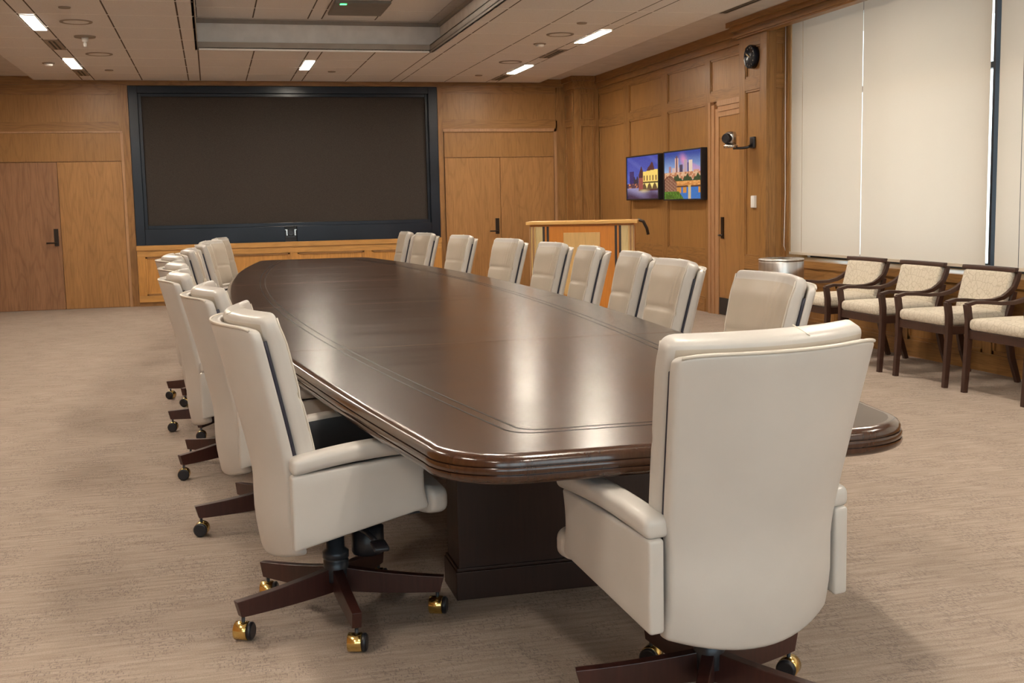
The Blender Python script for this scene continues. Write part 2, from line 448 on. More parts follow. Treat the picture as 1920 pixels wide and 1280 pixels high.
# ---- back wall
c = MB(); Y = YB
c.box(XL-.1, -1.06, Y+.03, Y+.16, 0, 3.4, 'oak'); c.box(3.38, 6.0, Y+.03, Y+.16, 0, 3.4, 'oak'); c.box(-1.06, 3.38, Y+.155, Y+.2, 0, 3.4, 'oak'); c.box(-1.06, 3.38, Y-.0, Y+.15, 3.125, 3.4, 'oak_x')
member(c, 'y', Y, -1, XL, 5.4, 3.13, 3.30, 'oak_x', .015)
# left part: upper panel, rail, transom
member(c, 'y', Y, -1, XL, -1.20, 3.02, 3.13, 'oak_x')
pan(c, 'y', Y, -1, XL, -1.20, 2.60, 3.02, 'oak_panel')
member(c, 'y', Y, -1, XL, -1.20, 2.49, 2.60, 'oak_x')
c.box(XL, -1.18, Y+.005, Y+.03, 2.075, 2.475, 'oak_panel')
member(c, 'y', Y, -1, XL, -1.16, 2.47, 2.49, 'jamb', .012)
member(c, 'y', Y, -1, -1.20, -1.06, 2.06, 3.13, 'oak', .006); member(c, 'y', Y, -1, -1.19, -1.155, 0, 2.47, 'jamb', .012); member(c, 'y', Y, -1, -1.155, -1.06, 0, 2.06, 'oak', .006)
member(c, 'y', Y, -1, XL, -2.95, 0, 2.49, 'oak', .006)
# right part
member(c, 'y', Y, -1, 3.38, 3.45, 0, 3.13, 'oak', .006)
member(c, 'y', Y, -1, 3.45, 5.26, 3.05, 3.13, 'oak_x')
pan(c, 'y', Y, -1, 3.45, 5.26, 2.62, 3.05, 'oak_panel')
member(c, 'y', Y, -1, 3.45, 5.26, 2.50, 2.62, 'oak_x')
c.box(3.47, 5.20, Y+.005, Y+.03, 2.075, 2.455, 'oak_panel')
member(c, 'y', Y, -1, 3.45, 5.24, 2.455, 2.50, 'jamb', .02); member(c, 'y', Y, -1, 5.20, 5.24, 0, 2.50, 'jamb', .02)
member(c, 'y', Y, -1, 5.24, 5.42, 0, 3.13, 'oak', .0)
# niche for the video wall : side cheeks, top and dado
c.box(-1.06, 3.38, Y+.12, Y+.15, .86, 3.12, 'bezel')
struct(c, 'wall_back', 'oak panelled end wall with the video wall niche')

def door(n, a0, a1, z1, k, hx, label, side='y', plane=YB, sgn=-1):
    d = MB()
    if side == 'y': d.box(a0, a1, plane-.002, plane+.028, 0.004, z1, k)
    o = struct(d, 'door_%d' % n, label, bevel=.003)
    if hx is not None:
        h = MB(); s = -1
        h.box(hx-.03, hx+.03, plane-.014, plane-.002, .90, 1.14, 'bronze')
        h.tube([(hx, plane-.012, .945), (hx, plane-.055, .945), (hx-.02, plane-.06, .945), (hx-.13, plane-.06, .945)], .010, 'bronze')
        h.build('door_handle', o)
    return o
door(1, -2.94, -2.062, 2.065, 'oak_pink', -2.125, 'reddish flush oak door at the left of the end wall')
door(2, -2.055, -1.195, 2.065, 'oak_door', None, 'flush oak door leaf beside the video wall')
door(3, 3.47, 4.328, 2.065, 'oak_door', 4.27, 'left flush oak leaf of the double doors, with handle')
door(4, 4.334, 5.195, 2.065, 'oak_door', None, 'right flush oak leaf of the double doors')

# dado under the video wall
c = MB(); Yd = YB-.06
c.box(-1.055, 3.375, Yd+.03, YB+.11, 0, .86, 'oak_light_v')
c.box(-1.06, 3.38, Yd-.015, YB+.11, .80, .87, 'oak_light')
member(c, 'y', Yd, -1, -1.055, 3.375, .71, .80, 'oak_light'); member(c, 'y', Yd, -1, -1.055, 3.375, .06, .15, 'oak_light')
c.box(-1.055, 3.375, Yd-.012, Yd+.03, .06, .15, 'oak_light'); c.box(-1.055, 3.375, Yd+.01, Yd+.03, 0, .06, 'oak_x')
st = [-1.0, .065, 1.15, 2.25, 3.32]
for q in st: member(c, 'y', Yd, -1, q-.055, q+.055, .15, .71, 'oak_light_v')
for p, q in zip(st[:-1], st[1:]): pan(c, 'y', Yd, -1, p+.055, q-.055, .15, .71, 'oak_light_v', mold=.028, rec=.02, fm='oak_light_v')
struct(c, 'trim_4', 'light oak panelled base below the video wall', bevel=.002)

# corner pilaster, right wall, window column
c = MB()
c.box(5.39, 6.0, 16.93, YB, 0, 3.25, 'oak')
for (z0, z1) in ((2.62, 2.98), (.80, 2.50), (.14, .62)):
    for z in ((z0, z1),):
        c.box(5.375, 5.39, 17.0, 17.36, z0-.03, z0, 'oak_y'); c.box(5.375, 5.39, 17.0, 17.36, z1, z1+.03, 'oak_y')
        c.box(5.375, 5.39, 16.99, 17.02, z0, z1, 'oak'); c.box(5.375, 5.39, 17.33, 17.37, z0, z1, 'oak')
        c.box(5.48, 5.50, 16.915, 16.93, z0, z1, 'oak'); c.box(5.68, 5.70, 16.915, 16.93, z0, z1, 'oak')
        c.box(5.48, 5.70, 16.915, 16.93, z1, z1+.02, 'oak_x'); c.box(5.48, 5.70, 16.915, 16.93, z0-.02, z0, 'oak_x')
c.box(5.36, 6.0, 16.90, YB, 3.06, 3.25, 'oak_y'); c.box(5.33, 6.0, 16.87, YB, 3.17, 3.25, 'oak_y')
struct(c, 'trim_5', 'oak corner pilaster', bevel=.002)

c = MB(); X = XR
c.box(X+.03, X+.2, 11.0, YB, 0, 3.4, 'oak')
member(c, 'x', X, -1, 11.8, 16.93, 2.98, 3.3, 'oak_y'); c.box(X-.07, X, 11.7, 16.90, 3.14, 3.25, 'oak_y'); c.box(X-.04, X, 11.7, 16.90, 3.06, 3.14, 'oak_y')
st = [(16.93, 16.99), (15.61, 15.83), (14.19, 14.39), (12.86, 13.0)]
for a, b2 in st: member(c, 'x', X, -1, a, b2, 0, 2.98, 'oak')
member(c, 'x', X, -1, 11.7, 12.86, 2.49, 2.60, 'oak_y')
pan(c, 'x', X, -1, 11.8, 12.86, 2.60, 2.98, 'oak_panel')
for a, b2 in ((15.83, 16.93), (14.39, 15.61), (13.0, 14.19)):
    pan(c, 'x', X, -1, a, b2, 2.60, 2.98, 'oak_panel'); member(c, 'x', X, -1, a, b2, 2.49, 2.60, 'oak_y')
    pan(c, 'x', X, -1, a, b2, .75, 2.49, 'oak_panel')
    member(c, 'x', X, -1, a, b2, .62, .75, 'oak_y'); pan(c, 'x', X, -1, a, b2, .16, .62, 'oak_panel')
    member(c, 'x', X, -1, a, b2, 0, .16, 'oak_y', .006)
# door casing
for a, b2, d in ((12.80, 12.86, .025), (12.72, 12.80, .012), (12.62, 12.72, -.002)): member(c, 'x', X, -1, a, b2, 0, 2.49-(12.86-b2)*.6, 'jamb', d)
for a, b2, d in ((2.43, 2.49, .025), (2.37, 2.43, .012), (2.31, 2.37, -.002)): member(c, 'x', X, -1, 11.7, 12.62, a, b2, 'jamb', d)
c.box(X+.014, X+.029, 11.7, 12.62, 2.066, 2.31, 'oak_panel')
struct(c, 'wall_right', 'oak panelled side wall with two pictures')
d = MB().box(X+.035, X+.08, 11.705, 12.615, .004, 2.055, 'oak_door').box(X+.012, X+.030, 11.705, 12.615, .005, .20, 'black')
# keep the leaf just proud of the backing
d = MB().box(X+.012, X+.029, 11.705, 12.615, .005, 2.06, 'oak_door').box(X+.006, X+.0118, 11.71, 12.61, .008, .205, 'black')
o = struct(d, 'door_5', 'oak side door with a black kick plate')
MB().box(X-.004, X+.0118, 12.49, 12.55, .90, 1.15, 'bronze').tube([(X, 12.52, .94), (X-.05, 12.52, .94), (X-.055, 12.50, .94), (X-.055, 12.39, .94)], .010, 'bronze').build('door_handle', o)

# column between panelled wall and windows
c = MB(); x0 = 5.60; y0, y1 = 11.06, 11.70
c.box(x0+.032, 6.1, y0+.032, y1, 0, 3.25, 'oak')
c.box(x0+.005, x0+.04, y0+.005, y0+.04, 0, 3.1, 'oak')
for a, b2 in ((y0, 11.21), (11.56, y1)): member(c, 'x', x0, -1, a, b2, 0, 3.1, 'oak')
for z0, z1 in ((0, .14), (.60, .74), (2.50, 2.63), (2.95, 3.1)): member(c, 'x', x0, -1, 11.21, 11.56, z0, z1, 'oak_y', back=.028)
for z0, z1 in ((.14, .60), (.74, 2.50), (2.63, 2.95)): pan(c, 'x', x0, -1, 11.21, 11.56, z0, z1, 'oak_panel', rec=.02, mold=.02)
member(c, 'y', y0, -1, x0+.031, 5.71, 0, 3.1, 'oak'); member(c, 'y', y0, -1, 5.80, 5.84, 0, 3.1, 'oak')
for z0, z1 in ((0, .14), (.60, .74), (2.50, 2.63), (2.95, 3.1)): member(c, 'y', y0, -1, 5.71, 5.80, z0, z1, 'oak_x', back=.028)
for z0, z1 in ((.14, .60), (.74, 2.50), (2.63, 2.95)): pan(c, 'y', y0, -1, 5.71, 5.80, z0, z1, 'oak_panel', rec=.02, mold=.012)
struct(c, 'trim_6', 'oak column between the side door and the windows', bevel=.002)
c = MB()
c.box(5.56, 5.66, YN, 11.74, 3.06, BORD, 'oak_y'); c.box(5.52, 5.56, YN, 11.78, 3.14, BORD, 'oak_y'); c.box(5.49, 5.52, YN, 11.81, 3.19, BORD, 'oak_y')
c.box(5.56, 6.1, 11.70, 11.74, 3.06, BORD, 'oak_x'); c.box(5.54, 5.56, YN, 11.76, 3.075, 3.10, 'oak_y')
struct(c, 'trim_7', 'oak crown moulding over column and windows', bevel=.002)

# window wall : dado, sill, mullions, glass, shades
c = MB(); xd = 5.71
c.box(xd+.03, 6.25, YN, 11.06, 0, .66, 'oak_y')
c.box(xd-.012, 6.25, YN, 11.06, .66, .73, 'oak_y'); c.box(xd+.0, 5.98, YN, 11.06, .63, .66, 'oak_y')
ys = [11.04, 9.9, 8.7, 7.6, 6.5, 5.4, 4.3, 3.2, 2.1, 1.0, -.1, -1.2, -2.3, -3.4, YN]
for q in ys: member(c, 'x', xd, -1, q-.05, q+.05 if q < 11 else 11.06, .14, .52, 'oak')
member(c, 'x', xd, -1, YN, 11.06, .52, .63, 'oak_y'); member(c, 'x', xd, -1, YN, 11.06, 0, .14, 'oak_y', .012)
for b2, a in zip(ys[:-1], ys[1:]): pan(c, 'x', xd, -1, a+.05, b2-.05, .14, .52, 'oak_panel', mold=.03)
struct(c, 'baseboard_right', 'oak panelled wainscot and sill below the windows')
c = MB(); c.box(6.25, 6.45, YN, 11.3, 0, .66, 'gyp'); c.box(6.1, 6.45, 11.06, 11.3, .66, 3.4, 'gyp'); c.box(6.1, 6.45, YN, 11.06, 3.2, 3.4, 'gyp')
struct(c, 'trim_8')
c = MB(); c.box(6.46, 8.0, YN, 12.0, 3.22, 3.4, 'gyp'); c.box(6.9, 7.3, 10.5, 11.0, 0, 3.2, 'gyp'); c.box(6.9, 7.3, 5.0, 5.5, 0, 3.2, 'gyp')
struct(c, 'trim_10', 'roof overhang and piers outside the windows')
bays = [(11.05, 7.86), (7.74, 4.55), (4.43, 1.24), (1.12, -2.07), (-2.19, -3.95)]
for i, (b2, a) in enumerate(bays):
    fr = MB()
    fr.box(6.12, 6.2, a-.06, a, .73, 3.2, 'mullion'); fr.box(6.12, 6.2, a, b2, .73, .79, 'mullion'); fr.box(6.12, 6.2, a, b2, 3.12, 3.2, 'mullion')
    fr.box(6.12, 6.2, b2, b2+.06 if i else b2+.01, .73, 3.2, 'mullion')
    for q in (a+(b2-a)*.5,): fr.box(6.12, 6.19, q-.03, q+.03, .79, 3.12, 'mullion')
    fr.box(6.12, 6.19, a, b2, 2.36, 2.41, 'mullion')
    w_ = struct(fr, 'window_%d' % (i+1), 'dark framed window behind pale roller shades')
    MB().box(6.15, 6.156, a, b2, .79, 3.12, 'glass').build('pane', w_)
c = MB()
for q in (7.80, 4.49, 1.18, -2.13): c.box(5.86, 5.96, q-.014, q+.014, .73, 3.2, 'mullion')
struct(c, 'trim_9', 'dark vertical mullion covers between the shades')
n = 0
labs = ['wide translucent roller shade beside the oak column', 'translucent roller shade right of the dark mullion']
for i, (b2, a) in enumerate(bays):
    sh = MB(); L = b2-a-.07 ; x = 5.85
    cuts = [b2-(.06 if i == 0 else .02), b2-.02-L*.085, b2-.02-L*.445, a-.034]
    for q in range(3):
        y1_, y0_ = cuts[q]-(.0035 if q else 0), cuts[q+1]+.0035
        N = 24; vs = []; fs = []
        for j in range(N+1):
            yy = y0_+(y1_-y0_)*j/N; wob = .004*math.sin(yy*7)+.002*math.sin(yy*17)
            for z in (.80, 1.4, 2.0, 2.6, 3.16): vs.append((x+wob*(3.2-z)/2.4, yy, z))
        for j in range(N):
            for l in range(4): fs.append((j*5+l, (j+1)*5+l, (j+1)*5+l+1, j*5+l+1))
        sh.add(vs, fs, 'shade', True)
    t = thing('roller_shade', labs[min(i, 1)] if i < 2 else ('pale roller shade beside the near end of the table', 'pale roller shade level with the viewpoint', 'pale roller shade in the corner behind the viewpoint')[i-2], 'roller shade', (x, (a+b2)/2, .78), 0, 'roller shades on the window wall')
    o = sh.build('fabric', t, loc=(-x, -(a+b2)/2, -.78))
    MB().box(x-.012, x+.012, a+.035, b2-.02, .775, .80, 'shade').build('hem_bar', t, loc=(-x, -(a+b2)/2, -.78))
    MB().lathe([(.03, a+.03), (.03, b2-.02)], 'white', 16, Matrix.Translation((x, 0, 3.165)) @ Matrix.Rotation(-PI/2, 4, 'X')).build('roller_tube', t, loc=(-x, -(a+b2)/2, -.78))
    if i >= 2:
        for ch in list(t.children)+[t]: pass
# bead chain at the end of the first shade
ch = MB(); ch.tube([(5.80, 11.035, 3.12), (5.80, 11.03, 2.0), (5.803, 11.025, 1.4), (5.795, 11.03, .86), (5.815, 11.03, .80)], .0045, 'white', 6)
tag(ch.build('pull_chain'), 'thin pale pull chain hanging between oak column and roller shade', 'pull chain')

# unseen walls of the room
c = MB(); c.box(XL-.15, XL, YN, YB, 0, 3.4, 'oak')
for q in range(8): c.box(XL, XL+.02, YN+q*2.8, YN+q*2.8+.15, 0, 3.2, 'oak')
c.box(XL, XL+.026, YN, YB, 2.5, 2.6, 'oak_y'); struct(c, 'wall_left', 'oak panelled wall')
c = MB(); c.box(XL, 6.45, YN-.15, YN, 0, .75, 'oak'); c.box(XL, 6.45, YN-.15, YN, 3.05, 3.4, 'oak')
for q in (XL, -.9, 1.5, 3.9, 6.25): c.box(q, q+.3, YN-.15, YN, .75, 3.05, 'oak')
struct(c, 'wall_front', 'oak panelled wall with tall windows')
for i, q in enumerate((-3.0, -.6, 1.8, 4.2)):
    fr = MB(); x2_ = q+2.1 if i < 3 else 6.25
    fr.box(q, q+.05, YN-.1, YN-.04, .75, 3.05, 'mullion'); fr.box(x2_-.05, x2_, YN-.1, YN-.04, .75, 3.05, 'mullion'); fr.box(q+.05, x2_-.05, YN-.1, YN-.04, .75, .80, 'mullion'); fr.box(q+.05, x2_-.05, YN-.1, YN-.04, 3.0, 3.05, 'mullion')
    w_ = struct(fr, 'window_%d' % (i+6), 'window in the wall behind the viewpoint'); MB().box(q+.05, x2_-.05, YN-.075, YN-.07, .80, 3.0, 'glass').build('pane', w_)

# ================================================================= VIDEO WALL
t = thing('video_wall', 'large dark led video wall recessed in the oak end wall', 'video wall', (1.16, YB, .87))
L0 = (-1.16, -YB, -.87)
MB().box(-.885, 3.20, YB+.09, YB+.105, 1.15, 2.975, 'screen').build('screen', t, loc=L0)
c = MB()
c.box(-1.055, -.93, YB-.02, YB+.105, .87, 3.12, 'bezel'); c.box(3.24, 3.375, YB-.02, YB+.105, .87, 3.12, 'bezel')
c.box(-.93, 3.24, YB-.02, YB+.105, 3.02, 3.12, 'bezel')
c.box(-.93, 1.04, YB-.02, YB+.105, .87, 1.10, 'bezel'); c.box(1.215, 3.24, YB-.02, YB+.105, .87, 1.10, 'bezel'); c.box(1.04, 1.215, YB-.02, YB+.105, 1.09, 1.10, 'bezel')
c.box(1.04, 1.215, YB+.04, YB+.1, .87, 1.09, 'black')
c.build('frame', t, bevel=.004, loc=L0)
c = MB()
c.box(-.93, -.885, YB+.05, YB+.1, 1.10, 3.02, 'bezel'); c.box(3.20, 3.24, YB+.05, YB+.1, 1.10, 3.02, 'bezel')
c.box(-.885, 3.20, YB+.05, YB+.1, 2.975, 3.02, 'bezel'); c.box(-.885, 3.20, YB+.05, YB+.1, 1.10, 1.15, 'bezel')
c.build('inner_frame', t, bevel=.003, loc=L0)
t = thing('camera_unit', 'small black camera in the niche under the video wall', 'camera', (1.128, YB+.02, .93))
c = MB(); Rx = Matrix.Rotation(PI/2, 4, 'X')
c.lathe([(.045, -.03), (.045, .01), (.036, .012), (.03, .004)], 'black_metal', 24, Matrix.Translation((0, -.01, .07)) @ Rx); c.build('lens', t)
c = MB(); c.box(-.07, -.05, -.015, .02, .03, .11, 'steel'); c.box(.05, .07, -.015, .02, .03, .11, 'steel'); c.box(-.07, .07, -.01, .02, .0, .02, 'black_metal')
c.box(-.085, -.05, -.012, .0, .11, .12, 'steel').box(.05, .085, -.012, .0, .11, .12, 'steel'); c.build('bracket', t)

# ================================================================= PICTURES
def clamp(x): return max(0., min(1., x))
def lerp(a, b2, f): f = clamp(f); return tuple(a[i]+(b2[i]-a[i])*f for i in range(3))
rnd = random.Random(3)
def hsh(a, b2=0): return (math.sin(a*127.1+b2*311.7)*43758.5453) % 1
def scene_square(u, v):
    n = hsh(round(u*150), round(v*80))*.05
    if v > .38:
        c = lerp((.10, .16, .55), (.04, .09, .42), (v-.38)/.62)
        c = lerp(c, (.25, .32, .7), .35*clamp(math.sin(u*9+v*14)-.4))
    else:
        c = lerp((.35, .33, .52), (.05, .03, .10), (.28-v)/.28+.25*math.sin(u*8+v*12))
    if .08 < u < .23 and .34 < v < .66: c = (.03, .03, .19)
    if .22 < u < .38 and .3 < v < .5+.04*math.sin(u*60): c = (.02, .03, .08)
    if v < .36 and v > .26 and u < .4: c = (.12, .06, .10) if hsh(round(u*40), round(v*30)) < .8 else (.85, .35, .15)
    if u > .38:
        roof = .78-.25*abs(u-.47)/.1 if u < .56 else .62+.22*math.exp(-((u-.78)/.1)**2)+.03*math.sin(u*40)
        wall = .56+.1*(u-.4)
        if v < roof and v > .18: c = (.10, .03, .05)
        if u > .52 and .22 < v < wall+.06:
            c = (.95, .70, .22)
            if .42 < v < .54 and (u*11) % 1 < .35: c = (.20, .10, .06)
            if v < .40:
                k = (u*6.2) % 1
                c = (.95, .78, .3) if v > .23+.13*math.sin(k*PI) else (.16, .11, .06)
                if .36 < v < .40: c = (.12, .10, .05)
        elif v < .5 and v > .22: c = (.38, .12, .10)
    if v < .22 and .3 < u < .75: c = lerp(c, (.95, .8, .4), .55*math.exp(-((u-.55)/.15)**2-((v-.19)/.05)**2))
    return tuple(max(0, q+n-.02) for q in c)
def scene_river(u, v):
    n = hsh(round(u*150), round(v*80))*.05
    c = lerp((.45, .60, .80), (.015, .09, .38), (v-.5)/.45)
    pk = math.exp(-((u-.50-.3*(.95-v))/.09)**2)*clamp((v-.55)*4)*clamp((1.0-v)*6); c = lerp(c, (.85, .35, .55), pk*.8)
    if u > .72 and v < .75: c = lerp(c, (.75, .30, .50), .5*clamp(math.sin(v*20+u*9)+.3))
    for (a, b2, h, cc2) in ((.13, .20, .70, (.5, .28, .3)), (.22, .30, .66, (.75, .55, .5)), (.30, .40, .86, (.85, .58, .48)), (.33, .37, .91, (.25, .12, .15)), (.40, .50, .66, (.62, .5, .52)), (.43, .52, .72, (.10, .08, .16)),
                              (.55, .63, .82, (.60, .45, .50)), (.64, .70, .76, (.12, .12, .3)), (.68, .78, .80, (.88, .72, .60)), (.52, .56, .62, (.7, .5, .45)), (.80, .95, .60, (.75, .42, .33))):
        if a < u < b2 and .45 < v < h:
            c = cc2
            if (u*90) % 1 < .35: c = tuple(q*.75 for q in c)
    if .40 < v < .56: c = (.75, .5, .33) if hsh(round(u*36), round(v*30)) < .6 else (.55, .25, .14)
    if .36 < v < .46+.05*math.sin(u*22)+.02*math.sin(u*70) and u > .2: c = (.03, .09, .04)
    if .26 < v < .38 and u > .2: c = lerp((.85, .48, .18), (.55, .22, .06), hsh(round(u*18), round(v*50)))
    if v < .28 and u > .3:
        c = (.03, .22, .55)
        if .12 < v and hsh(round(u*22)) < .45: c = (.65, .32, .08)
        if .24 < v: c = (.12, .06, .04)
        if abs(u-.70) < .035: c = lerp(c, (.95, .65, .2), .7)
    arch = .50-1.9*(u-.14)**2*2
    if u < .36 and v < arch and v > .10:
        c = (.20, .07, .05) if ((u*22) % 1 < .3 or abs(v-arch) < .025 or (v*14+u*10) % 1 < .22) else (.42, .26, .18)
    if v < .16 and u < .55-.9*v: c = (.12, .28, .04) if hsh(round(u*40), round(v*30)) < .5 else (.06, .16, .02)
    return tuple(max(0, q+n-.02) for q in c)
def picture(y0, y1, z0, z1, fn, label):
    t = thing('framed_picture', label, 'picture', (XR, (y0+y1)/2, z0), 0, 'pictures on the oak side wall')
    L = (-XR, -(y0+y1)/2, -z0)
    c = MB(); x = XR-.085
    c.box(x, XR-.002, y0, y0+.02, z0, z1, 'black'); c.box(x, XR-.002, y1-.02, y1, z0, z1, 'black')
    c.box(x, XR-.002, y0+.02, y1-.02, z0, z0+.018, 'black'); c.box(x, XR-.002, y0+.02, y1-.02, z1-.018, z1, 'black'); c.box(XR-.05, XR-.002, y0+.02, y1-.02, z0+.018, z1-.018, 'black')
    c.build('frame', t, loc=L, bevel=.003)
    NU, NV = 150, 84; a, b2, e, f = y0+.02, y1-.02, z0+.018, z1-.018
    me = bpy.data.meshes.new('image'); vs = []; fs = []
    for j in range(NV+1):
        for i in range(NU+1): vs.append((XR-.075, b2+(a-b2)*i/NU, e+(f-e)*j/NV))
    for j in range(NV):
        for i in range(NU): q = j*(NU+1)+i; fs.append((q, q+1, q+NU+2, q+NU+1))
    me.from_pydata(vs, [], fs); me.materials.append(M_['photo'])
    at = me.color_attributes.new('Col', 'FLOAT_COLOR', 'POINT')
    for j in range(NV+1):
        for i in range(NU+1):
            q = fn(i/NU, j/NV); at.data[j*(NU+1)+i].color = (*[clamp(a)**1.25 for a in q], 1)
    o = bpy.data.objects.new('image', me); COL.objects.link(o); o.parent = t; o.location = L
picture(14.30, 15.52, 1.37, 1.975, scene_square, 'black framed picture of a lit yellow building at dusk, left of the skyline')
picture(12.93, 14.13, 1.355, 1.98, scene_river, 'black framed picture of a city skyline above a river')

# ================================================================= COLUMN FITTINGS
t = thing('wall_clock', 'round black wall clock high on the oak column', 'clock', (5.60, 11.38, 2.72))
RY = Matrix.Rotation(-PI/2, 4, 'Y')
MB().lathe([(.122, -.02), (.122, .035), (.116, .045), (.110, .036), (0.001, .036)], 'bezel', 40, Matrix.Translation((0, 0, .12)) @ RY).build('case', t)
for q in range(12):
    a = q*PI/6; c = MB(); c.box(-.0385, -.037, -.004, .004, .086, .10, 'vent', Matrix.Translation((0, 0, .12)) @ Matrix.Rotation(a, 4, 'X')); c.build('hour_mark', t)
c = MB(); c.box(-.041, -.039, -.004, .004, -.01, .085, 'lec_cream', Matrix.Translation((0, 0, .12)) @ Matrix.Rotation(math.radians(-66), 4, 'X')); c.build('minute_hand', t)
c = MB(); c.box(-.042, -.0405, -.005, .005, -.01, .06, 'lec_cream', Matrix.Translation((0, 0, .12)) @ Matrix.Rotation(math.radians(-58), 4, 'X')); c.build('hour_hand', t)
t = thing('light_switch', 'white light switch plate on the oak column', 'light switch', (5.60, 11.36, 1.27))
MB().box(.002, .021, -.045, .045, -.01, .12, 'white').box(-.006, .002, -.04, .04, -.006, .116, 'white').build('plate', t, bevel=.002)
MB().box(-.010, -.0062, -.018, .018, .02, .09, 'white').build('rocker', t, bevel=.001)
t = thing('video_camera', 'grey and black camera on a bracket on the oak column', 'camera', (5.60, 11.38, 1.93))
c = MB(); c.rbox(.012, .05, .06, .008, 'black', (2, 4, 4), c=(.004, 0, .02)); c.tube([(0, 0, .0), (-.05, 0, -.03), (-.09, .04, -.035), (-.16, .12, -.035)], .014, 'black', 10); c.build('bracket', t)
c = MB(); c.lathe([(.075, 0), (.075, .03), (.066, .035)], 'steel', 28, Matrix.Translation((-.18, .14, -.03))); c.build('base', t)
c = MB(); c.lathe([(.058, .0), (.060, .10), (.05, .13), (.02, .14)], 'steel', 28, Matrix.Translation((-.18, .14, .006))); c.build('body', t)
hd = MB(); hd.lathe([(.052, 0), (.055, .05), (.045, .07), (.036, .06)], 'black', 24, Matrix.Translation((-.20, .135, .07)) @ Matrix.Rotation(math.radians(-90), 4, 'Y') @ Matrix.Rotation(math.radians(20), 4, 'X')); hd.build('lens_head', t)

# ================================================================= CEILING FITTINGS
def clight(x0, x1, y0, y1, label, z=CZ):
    t = thing('ceiling_light', label, 'ceiling light', ((x0+x1)/2, (y0+y1)/2, z-.012), 0, 'recessed linear ceiling lights')
    hx, hy = (x1-x0)/2, (y1-y0)/2
    MB().box(-hx, hx, -hy, hy, .0, .0105, 'lamp').build('diffuser', t)
    f = MB(); e = .008
    f.box(-hx-e, -hx-.0005, -hy-e, hy+e, -.001, .0108, 'tee'); f.box(hx+.0005, hx+e, -hy-e, hy+e, -.001, .0108, 'tee'); f.box(-hx, hx, -hy-e, -hy-.0005, -.001, .0108, 'tee'); f.box(-hx, hx, hy+.0005, hy+e, -.001, .0108, 'tee')
    f.build('frame', t)
LY = [(11.72, 12.62), (14.95, 15.88)]
clight(-1.62, -1.50, *LY[0], 'lit linear ceiling light nearest the left edge of the picture')
clight(-1.62, -1.50, *LY[1], 'lit linear ceiling light above the reddish oak door')
clight(1.23, 1.35, 14.92, 15.82, 'lit linear ceiling light above the middle of the video wall')
clight(4.14, 4.26, 12.02, 12.96, 'lit linear ceiling light nearest the window wall')
clight(4.14, 4.26, 15.15, 16.10, 'lit linear ceiling light above the double doors')
for k in range(4):
    y = 8.6-3.25*k
    for x in (-1.56, 4.20): clight(x-.06, x+.06, y, y+.9, 'lit linear ceiling light in the %s row, %s' % ('left' if x < 0 else 'window side', ('just outside the top of the picture', 'second outside the picture', 'above the near end of the table', 'behind the viewpoint')[k]))
    clight(1.23, 1.35, y+.2, y+1.1, 'lit linear ceiling light on the table axis, %s' % ('over the middle of the table', 'over the near half of the table', 'over the near end of the table', 'behind the viewpoint')[k], TZ if y > 2.6 else CZ)
clight(1.23, 1.35, 10.9, 11.8, 'lit linear ceiling light in the raised tray, over the far half of the table', TZ)
def vent(x, y, L, label):
    t = thing('ceiling_vent', label, 'ceiling vent', (x, y, CZ-.012), 0, 'slotted ceiling vents')
    MB().box(-.072, .072, -L/2, L/2, .004, .0108, 'vent').build('plate', t)
    for s in (-1, 1): MB().box(s*.022-.010, s*.022+.010, -L*.42, L*.42, .0, .0038, 'grille').build('slot', t)
vent(-1.56, 13.75, .75, 'slotted ceiling vent between the two left lights'); vent(-1.56, 16.45, .6, 'slotted ceiling vent beyond the left lights')
vent(4.20, 14.0, .78, 'slotted ceiling vent between the two right lights'); vent(4.20, 16.65, .7, 'slotted ceiling vent beyond the right lights')
def speaker(x, y, label):
    t = thing('ceiling_speaker', label, 'speaker', (x, y, CZ-.008), 0, 'round flush ceiling speakers')
    MB().lathe([(.12, .003), (.12, .0075)], 'tile', 32).build('grille', t)
    c = MB(); seg = 40; vs = []; fs = []
    for i in range(seg):
        a = 2*PI*i/seg
        for r, z in ((.122, .0), (.15, .0), (.152, .0075), (.122, .0075)): vs.append((r*math.cos(a), r*math.sin(a), z))
    for i in range(seg):
        j = (i+1) % seg
        for q in range(4): fs.append((i*4+q, j*4+q, j*4+(q+1) % 4, i*4+(q+1) % 4))
    c.add(vs, fs, 'vent', True); c.build('rim', t)
speaker(-1.17, 12.1, 'round ceiling speaker nearest the left edge'); speaker(-1.17, 14.5, 'round ceiling speaker in front of the reddish door')
speaker(3.80, 12.4, 'round ceiling speaker beside the nearest right light'); speaker(3.87, 14.85, 'round ceiling speaker beside the far right light')
def dark_disc(x, y, label):
    tag(MB().lathe([(.05, -.002), (.055, .008)], 'vent', 20).build('sprinkler_cover', loc=(x, y, CZ-.0085)), label, 'sprinkler cover', 'sprinkler covers')
for x, y, l in ((-1.18, 11.27, 'small dark disc on the ceiling right of the nearest left light'), (-1.19, 16.1, 'small dark disc on the ceiling before the end wall, left'), (1.68, 16.08, 'small dark disc on the ceiling right of the middle light'),
                (3.79, 11.6, 'small dark disc on the ceiling left of the nearest right light'), (3.80, 16.4, 'small dark disc on the ceiling above the double doors')): dark_disc(x, y, l)
t = thing('ceiling_sensor', 'small white sensor hanging from a dark disc in the left ceiling', 'sensor', (-1.187, 13.08, CZ-.09))
MB().lathe([(.105, .075), (.11, .0895)], 'vent', 28).build('base_plate', t)
MB().lathe([(.03, .03), (.035, .0748)], 'white', 20).build('housing', t); MB().lathe([(.006, -.02), (.018, -.015), (.022, .01), (.015, .0298)], 'white', 16).build('lens', t)
